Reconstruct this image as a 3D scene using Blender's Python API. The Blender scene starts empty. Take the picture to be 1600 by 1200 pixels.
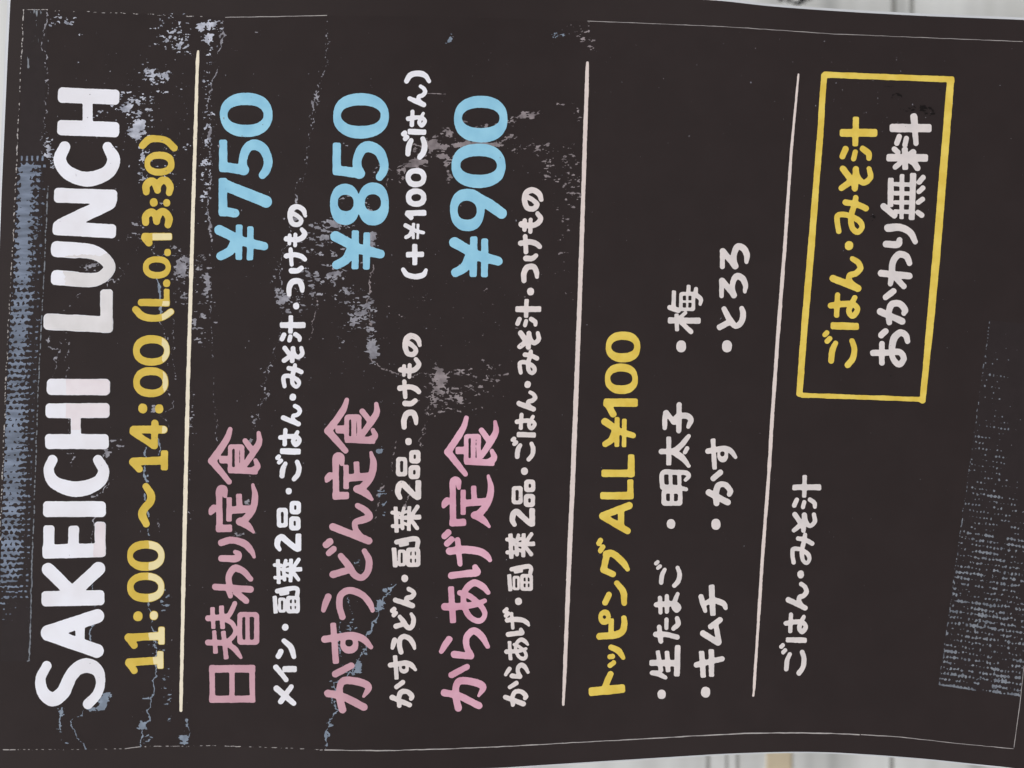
import bpy, math
import numpy as np
from mathutils import Matrix

# ------------------------------------------------------------------ camera, sky, sun, exposure
scene = bpy.context.scene
C = scene.collection
S = 0.00025            # metres per photograph pixel on the poster (poster about 30 x 40 cm)
D = 0.75               # camera distance
Z0 = 1.5               # height of the poster's centre
SHEET_Y = -0.0062      # plane of the poster, wall face at y = 0

cam = bpy.data.objects.new('camera', bpy.data.cameras.new('camera'))
C.objects.link(cam)
cam.data.sensor_fit = 'HORIZONTAL'
cam.data.sensor_width = 36
cam.data.lens = 36 * D / (1600 * S)
cam.data.clip_start = 0.02
cam.data.clip_end = 200
# the photograph was taken with the camera turned on its side
cam.matrix_world = Matrix(((0, 1, 0, 0), (0, 0, -1, SHEET_Y - D), (-1, 0, 0, Z0), (0, 0, 0, 1)))
scene.camera = cam
cam.data.dof.use_dof = True            # the wall behind the poster is out of focus
cam.data.dof.focus_distance = D
cam.data.dof.aperture_fstop = 4.0
WALL_Y = 0.11

SUN_EL, SUN_AZ = 42, 0          # sun in front of the poster, hazy overcast light
world = bpy.data.worlds.new('World')
scene.world = world
world.use_nodes = True
wn = world.node_tree
sky = wn.nodes.new('ShaderNodeTexSky')
sky.sky_type = 'NISHITA'
sky.sun_disc = False
sky.sun_elevation = math.radians(SUN_EL)
sky.sun_rotation = math.radians(180 + SUN_AZ)
sky.dust_density = 4.0
sky.air_density = 1.0
sky.ozone_density = 0.6
bg = wn.nodes['Background']
wn.links.new(sky.outputs[0], bg.inputs['Color'])
bg.inputs['Strength'].default_value = 0.10
sun = bpy.data.objects.new('sun', bpy.data.lights.new('sun', 'SUN'))
C.objects.link(sun)
sun.data.energy = 1.5
sun.data.angle = math.radians(25)
sun.data.color = (0.93, 0.945, 0.97)
sun.rotation_euler = (math.radians(90 - SUN_EL), 0, math.radians(-SUN_AZ))
scene.view_settings.view_transform = 'Standard'
scene.view_settings.look = 'None'
scene.view_settings.gamma = 1
scene.view_settings.use_curve_mapping = False
scene.view_settings.exposure = 0.14
scene.render.resolution_x, scene.render.resolution_y = 1024, 768

# ------------------------------------------------------------------ helpers
def lin(c):
    return tuple(((v/255)/12.92 if v/255 <= .04045 else ((v/255+.055)/1.055)**2.4) for v in c)

def material(name, rgb, rough=.6, spec=.2, mottle=.0, scale=400, stretch=(1, 1, 1), rgb2=None):
    m = bpy.data.materials.new(name); m.use_nodes = True
    nt = m.node_tree; b = nt.nodes['Principled BSDF']
    b.inputs['Roughness'].default_value = rough
    b.inputs['Specular IOR Level'].default_value = spec
    c = lin(rgb)
    if mottle or rgb2:
        tc = nt.nodes.new('ShaderNodeTexCoord')
        mp = nt.nodes.new('ShaderNodeMapping'); mp.inputs['Scale'].default_value = stretch
        nz = nt.nodes.new('ShaderNodeTexNoise'); nz.inputs['Scale'].default_value = scale
        nz.inputs['Detail'].default_value = 5
        rp = nt.nodes.new('ShaderNodeValToRGB')
        c2 = lin(rgb2) if rgb2 else tuple(v*(1-mottle) for v in c)
        rp.color_ramp.elements[0].position = .36; rp.color_ramp.elements[1].position = .64
        rp.color_ramp.elements[0].color = (*c2, 1); rp.color_ramp.elements[1].color = (*c, 1)
        nt.links.new(tc.outputs['Object'], mp.inputs[0]); nt.links.new(mp.outputs[0], nz.inputs['Vector'])
        nt.links.new(nz.outputs['Fac'], rp.inputs[0]); nt.links.new(rp.outputs[0], b.inputs['Base Color'])
    else:
        b.inputs['Base Color'].default_value = (*c, 1)
    return m

rng = np.random.default_rng(7)

def vnoise(shape, sx, sy, seed):
    """smooth value noise with cells of sx by sy pixels"""
    r = np.random.default_rng(seed)
    H, W = shape
    gx, gy = int(W/sx)+3, int(H/sy)+3
    g = r.random((gy, gx))
    x = np.arange(W)/sx; y = np.arange(H)/sy
    xi, yi = x.astype(int), y.astype(int)
    fx, fy = x-xi, y-yi
    fx = fx*fx*(3-2*fx); fy = fy*fy*(3-2*fy)
    a = g[yi][:, xi]*(1-fx) + g[yi][:, xi+1]*fx
    b = g[yi+1][:, xi]*(1-fx) + g[yi+1][:, xi+1]*fx
    return a*(1-fy[:, None]) + b*fy[:, None]

def fbm(shape, sx, sy, seed, octs=4, gain=.6):
    t = 0; amp = 1; tot = 0
    for k in range(octs):
        t = t + amp*vnoise(shape, max(sx/2**k, 1.0), max(sy/2**k, 1.0), seed+17*k); tot += amp; amp *= gain
    return t/tot

def uniform(n):
    """rank-normalise a noise field to 0..1 so that a threshold is a coverage"""
    srt = np.sort(n.ravel()[::7])
    return np.searchsorted(srt, n)/len(srt)

def interp(pts, x):
    p = np.array(pts, float)
    return np.interp(x, p[:, 0], p[:, 1])

def buckle(x, y):
    """the sheet is slightly warped: height in metres towards the viewer"""
    e = np.abs((np.asarray(y, float)-600)/600)
    return (0.0016*np.sin(np.asarray(x, float)/230+0.6) + 0.0007*np.sin(np.asarray(x, float)/97+1.9))*e**2 + 0.0012*np.sin(np.asarray(x, float)/410+np.asarray(y, float)/700)

def pos(x, y, lift):
    """photograph pixel -> point on the warped sheet, lifted by some tenths of a millimetre"""
    h = buckle(x, y) + lift
    k = (D-h)/D
    return np.stack([(600-y)*S*k, SHEET_Y-h, Z0+(800-x)*S*k], -1)

def link(name, me, mat, parent=None):
    o = bpy.data.objects.new(name, me)
    C.objects.link(o)
    me.materials.append(mat)
    if parent is not None: o.parent = parent
    return o

def empty(name, parent=None):
    o = bpy.data.objects.new(name, None); o.empty_display_size = .02
    C.objects.link(o)
    if parent is not None: o.parent = parent
    return o

# marching squares ------------------------------------------------
def contour_mesh(name, f, x0, y0, step, lift, mat, parent, run=20):
    """polygons where f > 0; f is sampled at (x0 + i*step, y0 + j*step)"""
    H, W = f.shape
    ins = f > 0
    a, b, c, d = ins[:-1, :-1], ins[:-1, 1:], ins[1:, 1:], ins[1:, :-1]   # tl tr br bl
    full = a & b & c & d
    part = (a | b | c | d) & ~full
    polys = []
    for j in np.nonzero(full.any(1))[0]:
        row = full[j].astype(np.int8)
        ed = np.diff(np.concatenate([[0], row, [0]]))
        for s, e in zip(np.nonzero(ed == 1)[0], np.nonzero(ed == -1)[0]):
            while s < e:
                t = min(e, s+run)
                polys.append(((s, j), (t, j), (t, j+1), (s, j+1)))
                s = t
    for j, i in zip(*np.nonzero(part)):
        cs = ((i, j), (i+1, j), (i+1, j+1), (i, j+1))
        vals = [f[q[1], q[0]] for q in cs]
        sg = [v > 0 for v in vals]
        out = []
        for k in range(4):
            k2 = (k+1) % 4
            if sg[k]: out.append(cs[k])
            if sg[k] != sg[k2]:
                t = vals[k]/(vals[k]-vals[k2]); t = min(max(t, .02), .98)
                out.append((cs[k][0]+(cs[k2][0]-cs[k][0])*t, cs[k][1]+(cs[k2][1]-cs[k][1])*t))
        if len(out) >= 3: polys.append(tuple(out))
    if not polys: return None
    flat = np.array([q for p in polys for q in p], float)
    uq, inv = np.unique(np.round(flat, 4), axis=0, return_inverse=True)
    inv = inv.ravel()
    faces = []; k = 0
    for p in polys:
        ids = [int(v) for v in inv[k:k+len(p)]]; k += len(p)
        ids = [v for n, v in enumerate(ids) if v != ids[n-1]]
        if len(ids) >= 3: faces.append(ids)
    V = pos(x0+uq[:, 0]*step, y0+uq[:, 1]*step, lift)
    me = bpy.data.meshes.new(name)
    me.from_pydata(V.tolist(), [], faces)
    me.update()
    # faces look towards the viewer (-y)
    if len(me.polygons) and me.polygons[0].normal.y > 0: me.flip_normals()
    return link(name, me, mat, parent)

# lettering: strokes as signed distances --------------------------
CROPS = {'A1': (0, 0), 'A2': (0, 300), 'A3': (0, 600), 'A4': (0, 900),
         'B1': (300, 80), 'B2': (300, 340), 'B3': (300, 600), 'B4': (300, 860),
         'C1': (590, 80), 'C2': (590, 340), 'C3': (590, 600), 'C4': (590, 860),
         'D1': (880, 500), 'D2': (880, 800), 'D3': (1000, 360), 'D4': (1200, 90), 'D5': (1200, 360),
         'D6': (1150, 730)}
def csc(c): return 3.428 if c == 'D6' else 4.0

def parse(dsl, crop):
    """-> list of (kind, array) in photograph pixels"""
    ox, oy = CROPS[crop]; k = csc(crop)
    out = []
    for part in dsl.split(';'):
        t = part.split()
        if not t: continue
        kind = t[0]
        if kind in 'bsl':
            w = float(t[1]); pts = []
            for q in t[2:]:
                v = [float(z) for z in q.split(',')]
                pts.append((ox+v[0]/k, oy+v[1]/k, (v[2] if len(v) > 2 else w)/k))
            p = np.array(pts)
            if kind == 'b':                       # given by its ink ends: pull them in by half a width
                dv = p[1, :2]-p[0, :2]; L = np.hypot(*dv); u = dv/L; h = min(p[0, 2], L*.98)/2
                p[0, :2] += u*h; p[1, :2] -= u*h
            out.append((kind, p))
        elif kind in 'oer':
            v = [float(z) for q in t[1:] for z in q.split(',')]
            if kind == 'r':
                x0, y0, x1, y1, th = v
                out.append(('r', np.array([[ox+x0/k, oy+y0/k], [ox+x1/k, oy+y1/k], [th/k, 0]])))
            else:
                pr = [[ox+v[n]/k, oy+v[n+1]/k] for n in range(0, len(v), 2)]
                out.append((kind, np.array(pr)))
    return out

def spline(p, n=7):
    if len(p) < 3: return p
    q = np.vstack([2*p[0]-p[1], p, 2*p[-1]-p[-2]])
    out = []
    for i in range(1, len(q)-2):
        for t in np.linspace(0, 1, n, endpoint=False):
            a, b, c, d = q[i-1], q[i], q[i+1], q[i+2]
            out.append(.5*(2*b+(c-a)*t+(2*a-5*b+4*c-d)*t*t+(3*b-a-3*c+d)*t**3))
    out.append(q[-2])
    return np.array(out)

def ink_box(shapes):
    lo = np.array([1e9, 1e9]); hi = -lo
    for k, p in shapes:
        if k in 'bsl':
            q = spline(p) if k == 's' else p
            lo = np.minimum(lo, (q[:, :2]-q[:, 2:]/2).min(0)); hi = np.maximum(hi, (q[:, :2]+q[:, 2:]/2).max(0))
        else:
            lo = np.minimum(lo, p[0]); hi = np.maximum(hi, p[1])
    return lo, hi

def fit(shapes, box, weight=1.0):
    """move a glyph so that its ink fills box (x0,y0,x1,y1 in pixels)"""
    lo, hi = ink_box(shapes)
    t0, t1 = np.array(box[:2]), np.array(box[2:])
    sc = np.sqrt(np.prod((t1-t0)/(hi-lo)))*weight
    ws = [p[:, 2].mean() for k, p in shapes if k in 'bsl']
    h0 = np.median(ws)/2 if ws else 0; h1 = h0*sc
    s = (t1-t0-2*h1)/(hi-lo-2*h0)
    mp = lambda q: (q-lo-h0)*s + t0 + h1
    out = []
    for k, p in shapes:
        if k in 'bsl':
            out.append((k, np.hstack([mp(p[:, :2]), p[:, 2:]*sc])))
        elif k == 'r':
            out.append((k, np.vstack([mp(p[:1]), mp(p[1:2]), p[2:]*sc])))
        else:
            out.append((k, mp(p)))
    return out

def sd_capsules(X, Y, P):
    best = np.full(X.shape, 1e9)
    for (ax, ay, aw), (bx, by, bw) in zip(P[:-1], P[1:]):
        dx, dy = bx-ax, by-ay; L2 = dx*dx+dy*dy+1e-9
        t = np.clip(((X-ax)*dx+(Y-ay)*dy)/L2, 0, 1)
        best = np.minimum(best, np.hypot(X-ax-t*dx, Y-ay-t*dy)-(aw+t*(bw-aw))/2)
    return best

def sd_box(X, Y, p):
    (ax, ay, aw), (bx, by, bw) = p[0], p[1]
    dx, dy = bx-ax, by-ay; L = math.hypot(dx, dy)+1e-9; ux, uy = dx/L, dy/L
    cx, cy = (ax+bx)/2, (ay+by)/2
    u = np.abs((X-cx)*ux+(Y-cy)*uy); v = np.abs(-(X-cx)*uy+(Y-cy)*ux)
    h = (aw+bw)/4; hl = L/2+min(h, 1e9); r = h*.55
    qx, qy = u-hl+r, v-h+r
    return np.hypot(np.maximum(qx, 0), np.maximum(qy, 0))+np.minimum(np.maximum(qx, qy), 0)-r

def sd_ell(X, Y, lo, hi):
    c = (lo+hi)/2; r = np.maximum((hi-lo)/2, .3)
    x, y = (X-c[0])/r[0], (Y-c[1])/r[1]
    e = 2.25                                             # slightly squarish, like the marker zeros
    k = (np.abs(x)**e+np.abs(y)**e)**(1/e)
    g = np.hypot(x/r[0], y/r[1])/np.maximum(np.hypot(x, y), 1e-6)
    return (k-1)/np.maximum(g, 1e-6)

def sd_rect(X, Y, lo, hi, r):
    c = (lo+hi)/2; h = (hi-lo)/2; r = min(r, h.min()*.95)
    qx, qy = np.abs(X-c[0])-h[0]+r, np.abs(Y-c[1])-h[1]+r
    return np.hypot(np.maximum(qx, 0), np.maximum(qy, 0))+np.minimum(np.maximum(qx, qy), 0)-r

def smin(a, b, k):
    h = np.maximum(k-np.abs(a-b), 0)/k
    return np.minimum(a, b)-h*h*k/4

STEP = 0.8
WOB = None
def lettering(name, glyphs, mat, parent, lift=.00025, fillet=2.0, label=None):
    """one mesh for a line of lettering: a list of glyphs, each a list of shapes"""
    boxes = [ink_box(g) for g in glyphs]
    lo = np.floor(np.min([b[0] for b in boxes], 0))-3; hi = np.ceil(np.max([b[1] for b in boxes], 0))+3
    xs = np.arange(lo[0], hi[0], STEP); ys = np.arange(lo[1], hi[1], STEP)
    F = np.full((len(ys), len(xs)), 50.0)
    for g, (b0, b1) in zip(glyphs, boxes):
        i0, i1 = np.searchsorted(xs, [b0[0]-3, b1[0]+3]); j0, j1 = np.searchsorted(ys, [b0[1]-3, b1[1]+3])
        X, Y = np.meshgrid(xs[i0:i1], ys[j0:j1])
        f = np.full(X.shape, 50.0)
        for k, p in g:
            if k == 's': d = sd_capsules(X, Y, spline(p))
            elif k == 'l': d = sd_capsules(X, Y, p)
            elif k == 'b': d = sd_box(X, Y, p)
            elif k == 'e': d = sd_ell(X, Y, p[0], p[1])
            elif k == 'o': d = np.maximum(sd_ell(X, Y, p[0], p[1]), -sd_ell(X, Y, p[2], p[3]))
            elif k == 'r':
                th = p[2, 0]; d = np.maximum(sd_rect(X, Y, p[0], p[1], th*.8), -sd_rect(X, Y, p[0]+th, p[1]-th, th*.4))
            f = smin(f, d, fillet)
        F[j0:j1, i0:i1] = np.minimum(F[j0:j1, i0:i1], f)
    sh = F.shape
    F = F + (fbm(sh, 22, 22, int(lo[0])+3, 2)-.5)*1.0 + (vnoise(sh, 4, 4, int(lo[1])+5000)-.5)*.45
    o = contour_mesh(name, -F, lo[0], lo[1], STEP, lift, mat, parent)
    if label: o['label'] = label
    return o

# ------------------------------------------------------------------ glyph shapes (traced stroke by stroke)
G = {
 'の': ('C1', 's 34 925,905 970,930,30 995,958,32 975,985,34 935,978,34 918,930,36 930,885,38 968,868,36 1008,890,36 1022,928,26'),
 'も': ('C1', 's 34 898,1082,36 960,1090,34 1000,1075,36 1018,1045,34 1000,1015,30; l 26 920,1058 918,1115; l 26 957,1052 955,1128'),
 'け': ('C2', 's 34 928,255,36 965,255,34 990,238,30; l 28 922,118 928,215; s 34 895,160,34 950,152,34 990,163,34 1012,182,30'),
 'つ': ('C2', 's 34 915,395,30 915,350,34 935,312,38 975,308,36 992,340,34 995,370,26'),
 '汁': ('D4', 'b 48 448,470 683,470; b 36 550,370 545,555; l 38 485,572 465,618; l 34 545,590 535,632; s 38 592,570,38 628,598,38 632,630,30'),
 'そ': ('D4', 'l 40 468,695 538,785; l 38 460,815 520,772; l 38 550,698 542,818; s 36 548,700,34 565,755,38 600,782,36 640,748,36 632,695,32'),
 'み': ('D4', 's 36 443,1085,36 432,1020,36 440,985,36 500,985,36 570,1020,38 588,1060,34 560,1090,34 525,1060,36 520,990,38 540,920,36 548,875,34; s 38 485,905,38 550,915,38 612,942,38'),
 'ん': ('D5', 'l 44 407,300 562,362; s 36 540,350,36 508,312,36 512,280,38 550,268,38 577,235,38 562,200,36 528,178,34'),
 'は': ('D5', 'b 44 392,595 568,600; l 34 435,403 428,530; s 38 392,470,38 460,460,38 530,462,36 560,495,34 530,535,36 505,505,34 522,460,34 543,420,30'),
 'ご': ('D5', 's 36 395,815,36 402,752,38 423,705,32; s 38 525,690,34 540,740,38 530,800,38 498,842,36; l 32 355,652 368,640; l 32 370,692 386,676'),
 'お': ('D5', 's 38 657,765,38 740,765,38 820,760,40 848,800,38 820,838,38 780,800,36 775,740,40 788,675,44 825,640,42 860,655,38 872,692,34; l 34 712,708 712,828; l 38 735,630 708,655'),
 'か': ('D5', 's 38 758,575,38 755,510,40 775,462,42 822,458,40 857,495,40 850,518,32; l 42 702,507 838,568; s 38 785,380,38 735,418,36'),
 'わ': ('D5', 'l 42 708,268 882,285; s 34 765,332,34 775,268,36; l 36 780,275 848,350; s 40 775,265,40 780,200,42 815,152,44 862,160,42 885,205,34'),
 'り': ('D4', 's 42 738,1165,42 810,1168,42 822,1140,34; s 44 750,1065,48 830,1062,44 890,1095,42 920,1150,34'),
 '無': ('D4', 'b 36 768,750 765,935; l 40 722,930 790,985; b 28 838,728 835,1010; b 38 908,722 898,1015; b 26 785,790 905,795; b 26 785,848 905,850; b 26 785,905 905,905; b 28 785,962 900,965; l 32 970,748 945,778; l 32 968,815 943,838; l 32 965,885 940,905; l 34 962,985 938,968'),
 '料': ('D4', 'b 52 760,440 1022,442; l 44 912,370 925,535,34; l 32 820,492 805,535; l 32 866,505 856,545; b 46 740,625 1000,628; b 36 855,562 857,702; l 32 790,572 812,592; l 36 908,590 885,608; l 34 795,685 822,662; s 38 885,640 915,660 935,690'),
 '副': ('C4', 's 30 838,118,28 890,108,30 940,100,30 958,112,28 955,142,26; b 30 850,132 908,122; b 26 822,148 830,255; r 844,159,889,249,16; r 891,147,971,253,22; b 15 905,200 960,200; b 15 932,160 932,240'),
 '菜': ('C3', 'b 26 830,935 836,1092; l 24 810,972 850,976; l 24 812,1052 852,1052; s 24 880,945,22 868,1000,24 872,1065,24; l 20 850,1000 860,1003; b 25 913,933 910,1082; b 29 880,1003 985,998; l 25 932,982 962,938; l 25 932,1027 960,1064; l 20 880,972 895,966; l 20 880,1035 898,1042'),
 '2': ('C3', 's 34 855,878,28 842,850,34 848,812,38 870,798,38 900,825,36 940,862,34 960,875,34; b 34 966,775 966,888'),
 '品': ('C3', 'r 838,638,906,752,24; r 917,597,986,676,27; r 914,687,984,769,27'),
 'げ': ('C3', 's 44 462,1197,44 560,1185,44 622,1178,44 610,1145,36; l 34 500,975 515,1125; s 46 450,1045,46 535,1035,48 630,1045,46 680,1072,42 702,1100,26; l 38 418,950 442,928; l 38 434,998 462,972'),
 'あ': ('C4', 'b 38 458,225 472,455; s 46 420,352,46 500,350,44 600,340,40 668,315,32; s 34 515,265,34 580,290,36 645,345,36 670,400,34 640,440,36 580,418,36 540,340,36 545,255,38 600,203,42 655,225,42 690,262,30'),
 'ら': ('C4', 's 40 447,555,40 422,590,38 398,632,30; l 44 480,650,46 578,662,40; s 40 585,658,40 556,600,38 558,540,40 600,503,44 650,535,42 688,600,30'),
 'う': ('B4', 's 40 852,288,42 835,330,40 822,372,30; s 40 940,415,40 922,350,40 930,280,40 985,250,42 1060,275,42 1110,330,40 1128,375,26'),
 'す': ('B4', 'b 38 882,452 900,708; s 44 830,555,46 900,545,44 1000,532,46 1070,555,44 1118,605,28; o 928,525 1040,645 958,555 1005,600'),
 'か2': ('C4', 's 42 505,985,44 490,920,44 490,850,40 520,815,44 610,825,46 660,855,42 632,908,20; s 46 418,890,46 510,910,44 632,970,44; l 40 558,728,38 462,778,40'),
 'ど': ('B4', 'l 42 838,-35 862,-55; l 38 855,18 885,-8; l 44 882,150,46 985,122,40; s 40 930,35,38 975,90,44 1015,150,44 1060,170,42 1098,130,42 1105,60,42 1078,5,34'),
 'ん2': ('B3', 'l 46 880,893 1105,980; s 42 1050,950,40 1022,905,36 1022,865,40 1065,850,44 1108,830,44 1090,795,40 1035,760,34'),
 'わ2': ('B4', 'l 42 145,228 365,243; s 32 240,285,30 225,240,36; l 38 275,262 338,315; s 40 238,240,38 230,165,40 265,113,44 320,130,42 365,178,36'),
 'り2': ('B3', 's 42 185,1090,42 275,1090,44 292,1065,38 270,1050,26; s 42 182,992,40 250,975,42 330,1000,44 372,1045,36 388,1080,22'),
 '定': ('C3', 's 42 412,765,22 422,745,42 435,730,44; s 38 472,868,38 470,700,38 472,610,42 500,605,44 508,648,26; b 44 450,868 553,864; b 32 535,660 535,818; l 44 545,745 670,735; b 34 600,636 605,748; s 40 692,575,20 708,650,38 690,740,42 640,805,44 603,820,42; s 40 612,822,44 660,850,42 697,890,18'),
 '食': ('C3', 's 40 555,212,28 530,285,40 440,425,44; l 40 440,425,44 548,562,34; b 46 487,415 560,415; r 540,312,645,500,27; b 29 598,318 598,492; b 40 543,484 730,492; s 36 700,488,40 728,460,38 715,420,26; l 34 650,290 692,350; s 38 735,238,24 738,300,38 700,370,40 650,448,34'),
 '日': ('B4', 'b 44 108,930 393,928; b 46 108,740 395,740; b 33 125,718 128,950; b 34 250,720 250,950; b 34 376,718 378,950'),
 '替': ('B4', 'b 28 128,355 134,492; b 30 183,345 192,492; l 36 100,425 215,415; s 30 200,428,34 235,400,30 268,332,28; s 30 205,430,30 250,455,30 280,510,30; b 28 138,498 148,645; b 30 195,503 215,680; l 36 100,575 230,580; s 30 215,575,32 255,540,30 280,495,28; s 32 225,585,34 270,620,34 305,668,20; r 283,385,420,590,31; b 26 346,395 348,580'),
 'メ': ('B4', 'l 36 528,862,36 635,955,34; l 32 620,852,30 555,945,34'),
 'イ': ('B4', 'l 36 525,730 588,808,30; b 38 565,742 655,742'),
 'ン': ('B4', 'l 34 540,662 555,632; s 34 575,565,32 618,605,36 637,665,28'),
 '¥': ('B2', 'l 64 172,78,62 290,135,58; s 56 178,240,52 238,208,56 272,150,58; l 56 280,140,60 450,178,52; b 42 295,43 292,265; b 40 366,55 362,267'),
 '生': ('D2', 's 32 555,1005,30 590,1010,34 638,1035,26; b 38 538,942 720,945; b 28 590,865 612,1000; b 28 648,868 656,1000; b 34 716,832 710,1028'),
 'た': ('D2', 's 34 578,765,34 640,765,34 712,782,34; l 30 600,718 610,808; l 26 645,672 645,725; s 30 712,665,28 718,700,32 690,728,30'),
 'ま': ('D2', 'l 26 605,537 608,628; l 26 648,525 648,622; s 32 582,580,32 640,575,32 700,575,32 723,595,28 708,615,28 690,590,28 702,545,28 715,512,22'),
 '明': ('D1', 'r 615,1058,745,1160,27; b 24 680,1065 680,1150; s 30 622,1045,30 616,990,30 628,953,32 700,952,32 765,955,30 785,975,26 765,1000,22; l 30 622,1042,30 700,1045,30 768,1058,26; b 24 670,955 672,1045; b 24 725,955 727,1050'),
 '太': ('D1', 'b 32 660,728 660,908; l 34 615,822 690,820; s 36 690,822,36 740,780,36 785,725,28; s 36 690,825,36 745,862,38 785,912,22; l 28 762,825 775,802'),
 '子': ('D1', 's 30 635,675,28 635,620,32 642,580,32; l 32 645,580 692,638; s 34 690,635,32 715,605,36 770,598,36 798,625,34 782,668,24; l 32 725,530 722,692'),
 'キ': ('D2', 'b 32 865,868 876,1035; b 34 926,857 928,1030; l 34 832,955 992,918'),
 'ム': ('D2', 'l 36 874,758 968,818; l 32 974,812 955,710; l 36 922,716 980,674'),
 'チ': ('D2', 's 32 862,530,34 872,570,32 888,618,26; s 34 880,575,30 940,553,34 1000,572,34 1015,600,26; b 34 926,455 936,650'),
 '梅': ('D3', 'b 38 175,562 378,565; b 26 228,520 232,630; l 30 262,580 318,632; l 24 255,540 285,515; l 32 185,482 240,500; b 26 213,375 208,490; r 245,385,345,505,22; b 14 295,390 295,500; b 14 250,445 340,445; b 24 305,340 300,400; s 28 350,365,24 350,400,28 380,430,28 376,462,20'),
 'と': ('D3', 'l 36 498,605 560,572; s 36 525,490,30 562,560,38 600,598,36 635,570,36 645,520,36 635,488,30'),
 'ろ': ('D3', 'l 28 510,410 510,315; l 36 515,315 588,405; s 36 585,405,34 578,340,34 602,288,38 640,300,40 658,340,36 655,382,22'),
}

def at(crop, x0, y0, x1, y1):
    ox, oy = CROPS[crop]; k = csc(crop)
    return (ox+x0/k, oy+y0/k, ox+x1/k, oy+y1/k)

def g(ch, crop=None, box=None, weight=1.0):
    sh = parse(G[ch][1], G[ch][0])
    if crop is None: return sh
    return fit(sh, at(crop, *box), weight)

def raw(crop, dsl): return parse(dsl, crop)
def dot(crop, u, v, r): return parse('e %g,%g %g,%g' % (u-r, v-r*1.08, u+r, v+r*1.08), crop)

# ------------------------------------------------------------------ materials
DARK = (46, 40, 41)
M_film = material('dark_laminate', DARK, .55, .12, .06, 60)
M_card = material('dark_card', DARK, .6, .1, .08, 90)
M_tape = material('dark_tape', (47, 42, 44), .6, .1, .08, 300)
M_white = material('white_marker', (235, 240, 252), .7, .15, rgb2=(227, 230, 240), scale=70)
M_white2 = material('white_marker_small', (234, 238, 249), .7, .15, rgb2=(225, 227, 235), scale=90)
M_white3 = material('warm_white_marker', (226, 219, 220), .7, .15, rgb2=(213, 208, 210), scale=170)
M_grey = material('grey_white_marker', (220, 215, 216), .7, .15, rgb2=(208, 205, 207), scale=170)
M_yel = material('faded_yellow_marker', (217, 192, 92), .7, .15, rgb2=(206, 180, 78), scale=140)
M_hgrey = material('greyed_white_marker', (224, 225, 230), .7, .15, rgb2=(214, 215, 219), scale=120)
M_hpink = material('pinkish_white_marker', (231, 228, 236), .7, .15, rgb2=(224, 219, 227), scale=120)
M_pale = material('glare_yellow_marker', (234, 224, 176), .7, .15, .06, 200)  # yellow ink with the glare band put into its colour
M_yel2 = material('yellow_marker', (226, 204, 100), .7, .15, rgb2=(215, 189, 82), scale=170)
M_pink = material('pink_marker', (206, 167, 181), .7, .15, rgb2=(194, 154, 169), scale=80)
M_pink2 = material('bright_pink_marker', (222, 178, 199), .7, .15, rgb2=(206, 155, 178), scale=80)
M_blue = material('sky_blue_marker', (151, 208, 235), .7, .15, rgb2=(138, 196, 226), scale=140)
M_cream = material('cream_line', (236, 230, 212), .7, .15, .05, 300)
M_rule = material('grey_pink_line', (220, 210, 208), .7, .15, .06, 300)
M_edge = material('pale_card_edge', (178, 176, 178), .5, .3, .25, 500)
M_sc1 = material('pale_glare', (196, 203, 220), .5, .3, rgb2=(128, 134, 150), scale=260)  # this and the next three paint film reflections as pale colour
M_sc2 = material('grey_glare_and_speck', (154, 156, 168), .5, .3, rgb2=(108, 108, 118), scale=260)
M_sc3 = material('blue_grey_glare', (134, 150, 170), .5, .3, rgb2=(110, 124, 142), scale=260)
M_sc4 = material('warm_grey_glare', (146, 139, 144), .5, .3, rgb2=(104, 98, 103), scale=260)
M_weave = material('blue_grey_weave', (119, 134, 158), .5, .3, rgb2=(86, 98, 117), scale=420, stretch=(1, 1, .2))
M_weave2 = material('slate_weave', (127, 135, 146), .5, .3, rgb2=(98, 105, 116), scale=330)
M_black = material('black_smudge', (24, 21, 22), .7, .1)

# ------------------------------------------------------------------ the wall behind
def wall_material():
    m = bpy.data.materials.new('pale_streaked_wall'); m.use_nodes = True
    nt = m.node_tree; b = nt.nodes['Principled BSDF']; b.inputs['Roughness'].default_value = .8
    b.inputs['Specular IOR Level'].default_value = .15
    tc = nt.nodes.new('ShaderNodeTexCoord')
    mp = nt.nodes.new('ShaderNodeMapping'); mp.inputs['Scale'].default_value = (3, 1, 60); mp.inputs['Location'].default_value = (4.0, 0, 3.3)
    n1 = nt.nodes.new('ShaderNodeTexNoise'); n1.inputs['Scale'].default_value = 1.0; n1.inputs['Detail'].default_value = 1.6
    r1 = nt.nodes.new('ShaderNodeValToRGB')
    els = r1.color_ramp.elements
    els[0].position = .30; els[0].color = (*lin((172, 177, 178)), 1)
    els[1].position = .70; els[1].color = (*lin((226, 232, 234)), 1)
    e = els.new(.45); e.color = (*lin((204, 209, 210)), 1)
    e = els.new(.56); e.color = (*lin((212, 217, 219)), 1)
    nt.links.new(tc.outputs['Object'], mp.inputs[0]); nt.links.new(mp.outputs[0], n1.inputs['Vector'])
    nt.links.new(n1.outputs['Fac'], r1.inputs[0]); nt.links.new(r1.outputs[0], b.inputs['Base Color'])
    return m

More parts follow.
